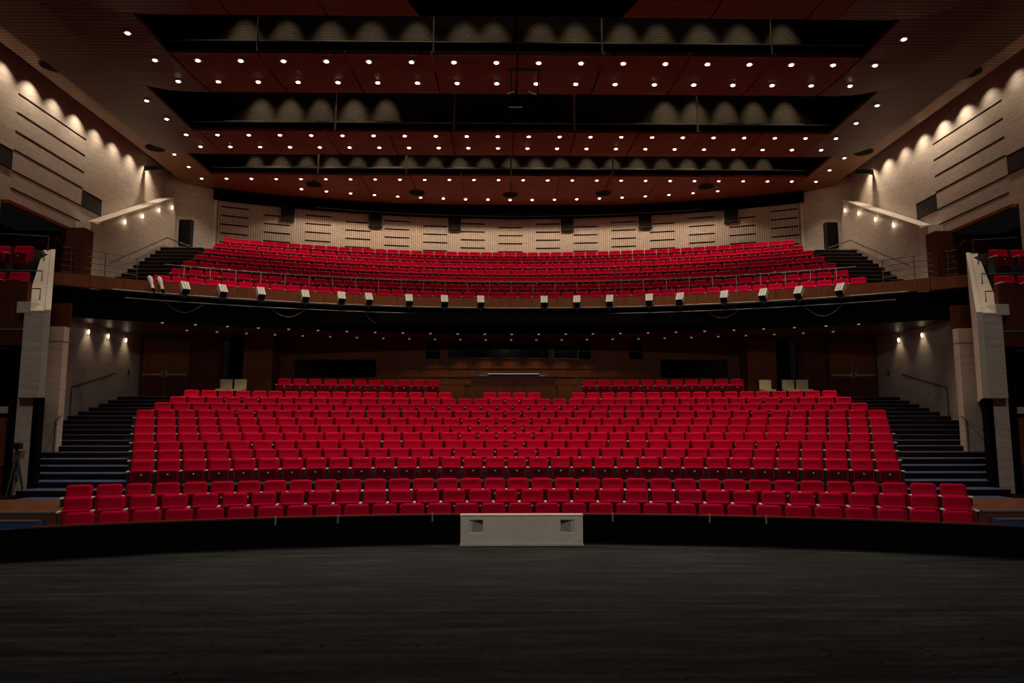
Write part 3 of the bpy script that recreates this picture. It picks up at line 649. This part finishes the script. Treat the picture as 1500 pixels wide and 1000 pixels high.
# ------------------------------------------------------------------ ceiling
ce = struct(MB().box(-17, 17, -5, 36, 15.4, 15.6).ob('ceiling', 'void'), 'layered wooden ceiling with three dark lighting slots')
def zprof(prof, y):
    for (y0, z0), (y1, z1) in zip(prof, prof[1:]):
        if y <= y1: return z0+(z1-z0)*(y-y0)/(y1-y0)
    return prof[-1][1]
def cpanel(x0, x1, prof, mname, name='ceiling_panel', round_=0, th=.1):
    mb = MB(); vs = []; n = len(prof)
    for y, z in prof:
        a0, a1 = x0, x1
        if round_:
            e = prof[-1][0]-y; R = 1.3
            if e < R:
                cut = R-math.sqrt(max(R*R-(R-e)**2, 0))
                if round_ > 0: a1 = x1-cut
                else: a0 = x0+cut
        vs += [(a0, y, z), (a1, y, z), (a1, y, z+th), (a0, y, z+th)]
    fs = []
    for i in range(n-1):
        o = 4*i
        for j in range(4): fs.append((o+j, o+(j+1) % 4, o+4+(j+1) % 4, o+4+j))
    fs += [(3, 2, 1, 0), (4*n-4, 4*n-3, 4*n-2, 4*n-1)]
    return mb.add(vs, fs).ob(name, mname, ce)
def curve(y0, y1, z0, z1, sag, n=8): return [(y0+(y1-y0)*i/n, z0+(z1-z0)*i/n-sag*math.sin(pi*i/n)) for i in range(n+1)]
#       main y0,y1,z0,z1,sag   arm inner X, outer X, arm start y
PAN = [dict(y0=10.5, y1=14.75, z0=10.9, z1=11.18, sag=.05, xi=7.0, xo=9.4, ya=5),
       dict(y0=16.5, y1=19.0, z0=11.25, z1=11.46, sag=.04, xi=8.45, xo=10.25, ya=5),
       dict(y0=23.05, y1=25.5, z0=12.06, z1=12.2, sag=.04, xi=10.68, xo=12.7, ya=8),
       dict(y0=29.2, y1=33.3, z0=12.74, z1=12.78, sag=.03, xi=12.55, xo=14.12, ya=8)]
for k, d in enumerate(PAN):
    prof = curve(d['y0'], d['y1'], d['z0'], d['z1'], d['sag'])
    nst = math.ceil(d['xi']/2.1)
    for i in range(-nst, nst):
        x0, x1 = max(2.1*i, -d['xi']), min(2.1*(i+1), d['xi'])
        cpanel(x0+.02, x1-.02, prof, 'ceil')
    y1 = d['y1'] if k < 3 else 31.2
    for s in (-1, 1):
        nn = 14; pr = []
        for i in range(nn+1):
            y = d['ya']+(y1-d['ya'])*(1-(1-i/nn)**1.8)
            z = zprof(prof, y) if y >= d['y0'] else d['z0']
            pr.append((y, z))
        a, b_ = sorted((s*d['xi'], s*d['xo'])); cpanel(a+.0, b_, pr, 'wing' if k < 3 else 'wing3', 'ceiling_wing', s if k < 3 else 0)
# void boxes over the slots with brick back wall, rail and boards
def slot(name, yn, yf, z, xi, lab):
    g = struct(MB().box(-xi-.6, xi+.6, yf+.75, yf+.9, z+.05, 15.4).ob(name, 'brick'), lab)
    MB().box(-xi-.4, xi+.4, yf-.0, yf+.02, z+.1, z+.30).ob('catwalk_edge', 'void', g)
    MB().tube([(-xi, yf-.03, z+.30), (xi, yf-.03, z+.30)], .018).ob('catwalk_rail', 'lampgrey', g)
    x = -xi+.9
    while x < xi-1:
        w_ = random.uniform(.5, 1.7)
        if random.random() < .8: MB().box(x, min(x+w_, xi), yf+.25, yf+.28, z+.2, z+.48).ob('kick_board', 'board', g)
        x += w_+random.uniform(.15, .5)
    for s in (-1, 1): MB().box(s*xi, s*(xi+.1), yn-.3, yf+.8, z+.1, 15.4).ob('slot_cheek', 'void', g)
    return g
sl = [slot('wall_slot_1', 14.75, 16.5, 11.25, 8.45, 'dark brick wall inside the ceiling slot nearest the stage'),
      slot('wall_slot_2', 19.0, 23.05, 12.06, 10.68, 'dark brick wall inside the middle ceiling slot'),
      slot('wall_slot_3', 25.5, 29.2, 12.74, 12.55, 'dark brick wall inside the rear ceiling slot')]
for g, xsx, yf, z in ((sl[0], (-6.3, -2.05, -.02, 2.05, 6.2), 16.45, 11.3), (sl[1], (-5.95, -1.98, 2.05, 6.2), 23.0, 12.1), (sl[2], (-8.1, -4.4, .0, 4.3), 29.15, 12.8)):
    for x in xsx: MB().tube([(x, yf+.0, z), (x*1.0, yf+.02, z+.8), (x*.99, yf-.1, z+1.4), (x*.97, yf-.5, z+2.2)], .035 if g is not sl[0] else .02).ob('strut', 'board', g)
# added fill lamps, standing in for downlight spill on the slot brick
LAMPCAN = MB().tube([(0, 0, .25), (0, 0, .02)], [.05, .08], 8).mesh('can', 'dark'); CANLENS = MB().tube([(0, 0, .02), (0, 0, .0)], .06, 8).mesh('lens', 'lensdim')
def slot_fill(x, y, z, w, lab, grp):
    t = thing('slot_fill_lamp', (x, y, z), lab, 'lamp', grp); link('can', LAMPCAN, t); link('lens', CANLENS, t)
    MB().tube([(0, 0, .25), (0, 0, 15.4-z)], .012, 5).ob('rod', 'dark', t)
    if int(abs(x)*10) % 2: spot('rail_fill_light', (0, 0, -.05), (0, .2, -1), w*.55, 70, 1.0, (1, .82, .6), t)  # extra spot, added only to brighten the catwalk rail and boards
    spot('brick_fill_light', (0, 0, -.05), (0, .62, -1), w, 34, 1.0, (1, .82, .6), t)
FS = (-6.9, -5.85, -4.75, -3.7, -2.55, -1.35, -.6, .6, 1.5, 2.7, 3.6, 4.7, 5.7, 6.8)
for x in FS: slot_fill(x, 16.5-.30, 13.5, FILL_W*1.5, f'added fill lamp in the ceiling slot nearest the stage, {counted(FS.index(x), 14, "wall")}', 'added fill lamps in the front slot')
MS = (-8.7, -7.7, -6.65, -5.5, -4.4, 5.3, 6.3, 7.4, 8.4, 9.5)
for x in MS: slot_fill(x, 23.05-.30, 14.5, FILL_W*2.2, f'added fill lamp in the middle ceiling slot, {counted(MS.index(x), 10, "wall")}', 'added fill lamps in the middle slot')
for k in range(21): slot_fill(-11+1.1*k, 29.2-.30, 14.8, FILL_W*2, f'added fill lamp in the rear ceiling slot, {counted(k, 21, "wall")}', 'added fill lamps in the rear slot')
# outer strip against the walls is the last wing; dark cove beyond it
for s in (-1, 1):
    struct(MB().box(s*14.35, s*14.7, 8, 29.9, ZC+.45, ZC+.6).ob('trim_3' if s < 0 else 'trim_4', 'void'), f'dark cove over the {SIDE[s]} wall')
    MBw = MB().box(s*14.0, s*14.7, 27.9, 28.0, 12.45, 12.62)
    tag(MBw.ob('cove_beam', 'dark'), f'short black beam across the {SIDE[s]} wall cove', 'beam')
    for k in range(12):
        y = 15.0+1.18*k
        t = thing('wall_washer', (s*14.25, y, 12.95), f'small lamp in the cove over the {SIDE[s]} wall, {nth(11-k)} from the balcony end wall', 'lamp', f'{SIDE[s]} cove lamps')
        link('can', LAMPCAN, t); link('lens', CANLENS, t)
        spot('washer_light', (0, 0, -.04), (s*.20, .04, -1), WASH_W*random.choice((.4, .7, 1, 1.25)), 100, 1.0, (1, .84, .67), t, .03)
# downlights
ld = bpy.data.lights.new('house_lamp', 'SPOT'); ld.energy = DOWN_W; ld.spot_size = math.radians(88); ld.spot_blend = .8
lw = bpy.data.lights.new('rear_lamp', 'SPOT'); lw.energy = DOWN_W*.55; lw.spot_size = math.radians(134); lw.spot_blend = .25; lw.color = (1, .82, .64); lw.shadow_soft_size = .05; ld.color = (1, .83, .65); ld.shadow_soft_size = .06
def dl(x, y, z, lab, grp, l=None): downlight((x, y, z), lab, grp, LENS, .1, l or ld, 70)
for k, (y, sp, n, pi_, lab) in enumerate(((16.85, 1.05, 18, 1, 'front row, ceiling panel nearest the stage'), (18.12, 1.05, 18, 1, 'rear row, ceiling panel nearest the stage'),
                                 (23.35, 1.05, 22, 2, 'front row of the middle ceiling panel'), (24.5, 1.05, 22, 2, 'rear row of the middle ceiling panel'), (29.62, 1.05, 26, 3, 'straight row of the rear ceiling panel'))):
    d = PAN[pi_]; prof = curve(d['y0'], d['y1'], d['z0'], d['z1'], d['sag'])
    for i in range(n): dl((i-(n-1)/2)*sp, y, zprof(prof, y), f'recessed downlight {counted(i, n, "wall")}, '+lab, 'downlights, '+lab)
for i in range(19):
    x = (i-9)*1.03; dl(x, 32.35-x*x*.0165, 12.735, f'recessed downlight {counted(i, 19, "wall")}, curved row at the back of the ceiling', 'curved row of downlights', lw)
for s in (-1, 1):
    for x, y, z, w_ in ((8.95, 15.6, 11.25, 'front'), (11.1, 20.8, 12.06, 'middle'), (11.1, 22.1, 12.06, 'middle'), (13.05, 26.9, 12.74, 'rear'), (13.08, 28.25, 12.74, 'rear')):
        dl(s*x, y, z, f'recessed downlight in the {SIDE[s]} wing beside the {w_} ceiling slot, {"towards the balcony" if y in (22.1, 28.25) else "towards the stage"}', f'downlights in the {SIDE[s]} {w_} wing')
# round ceiling loudspeakers
RS = MB().tube([(0, 0, .02), (0, 0, -.035)], .33, 20).mesh('grille', 'slot'); RS2 = ring(.33, .36, .0, -.03, 20).mesh('rim', 'dark')
for x, y, z in ((-13.5, 20.05, 12.74), (13.5, 20.05, 12.74), (-13.5, 26.3, 12.74), (13.5, 26.3, 12.74), (-8.56, 30.3, 12.72), (-4.2, 31.35, 12.73), (0, 31.6, 12.73), (4.2, 31.35, 12.73), (8.56, 30.3, 12.72)):
    lab = f'round black loudspeaker in the rear ceiling panel, {counted([-8.56, -4.2, 0, 4.2, 8.56].index(x), 5, "wall")}' if abs(x) < 10 else f'round black ceiling loudspeaker in the {"left" if x < 0 else "right"} wing beside the {"middle" if y < 22 else "rear"} slot'
    t = thing('ceiling_loudspeaker', (x, y, z), lab, 'speaker', 'round ceiling loudspeakers' if abs(x) < 10 else f'{"left" if x < 0 else "right"} wing loudspeakers')
    link('grille', RS, t); link('rim', RS2, t)
# black housing over the front slot
t = thing('header_housing', (0, 13.3, 10.50), 'long black housing hanging below the front edge of the ceiling', 'housing')
MB().prism([(-2.25, -.3), (2.25, -.3), (2.05, .3), (-2.05, .3)], 0, .22).ob('body', 'void', t)
for x in (-1.8, 1.8): MB().tube([(x, 0, .28), (x, 0, .9)], .03).ob('hanger', 'dark', t)
# projector rig
t = thing('hanging_projector', (.1, 16.0, 9.75), 'small black projector rig hanging on rods from the front ceiling slot', 'projector')
MB().box(-.38, .38, -.25, .25, -.22, .10).ob('body', 'void', t)
MB().box(-.33, -.02, -.27, -.25, -.19, -.16).ob('lower_bar', 'board', t)
for x0, x1, za, zb2 in ((-.36, -.2, .17, .24), (.12, .3, .24, .16)): MB().tube([(x0, -.2, za), (x1, -.2, zb2)], .013, 5).ob('clamp_arm', 'metal', t)
MB().box(-.36, .42, -.02, .02, .85, .90).ob('cross_bar', 'dark', t)
for x in (-.27, -.13, .36): MB().tube([(x, 0, .1), (x, 0, .86 if x != -.13 else 5.65)], .017, 6).ob('rod', 'dark', t)
# tripod on the left landing
t = thing('tripod', (-11.38, 16.6, Z0), 'black camera tripod standing on the left landing', 'tripod')
for a in (20, 140, 262):
    c_, s_ = math.cos(math.radians(a)), math.sin(math.radians(a)); MB().tube([(0, 0, .95), (.2*c_, .2*s_, 0)], [.03, .018], 6).ob('leg', 'dark', t)
MB().tube([(0, 0, .55), (0, 0, 1.08)], .03, 8).ob('column', 'dark', t); MB().box(-.09, .1, -.06, .06, 1.06, 1.2).ob('head', 'dark', t)

# stage work lamps hanging over the stage (above the picture)
for x in (-4.5, 0, 4.5):
    t = thing('stage_work_lamp', (x, 2.5, 9.5), f'black work lamp on a rod over the {"left side" if x < 0 else "right side" if x else "middle"} of the stage', 'lamp', 'stage work lamps')
    MB().tube([(0, 0, .3), (0, 0, 5.9)], .02, 6).ob('rod', 'dark', t); MB().tube([(0, -.25, .35), (0, .12, .05), (0, .2, 0)], [.12, .2, .24], 12, False).ob('hood', 'dark', t)
    spot('work_light', (0, .22, -.02), (x*.9, 12.0, -8.2), STAGE_W*(1.25 if x == 0 else 1), 92 if x else 108, 1.0, (1, .96, .91), t, .15)
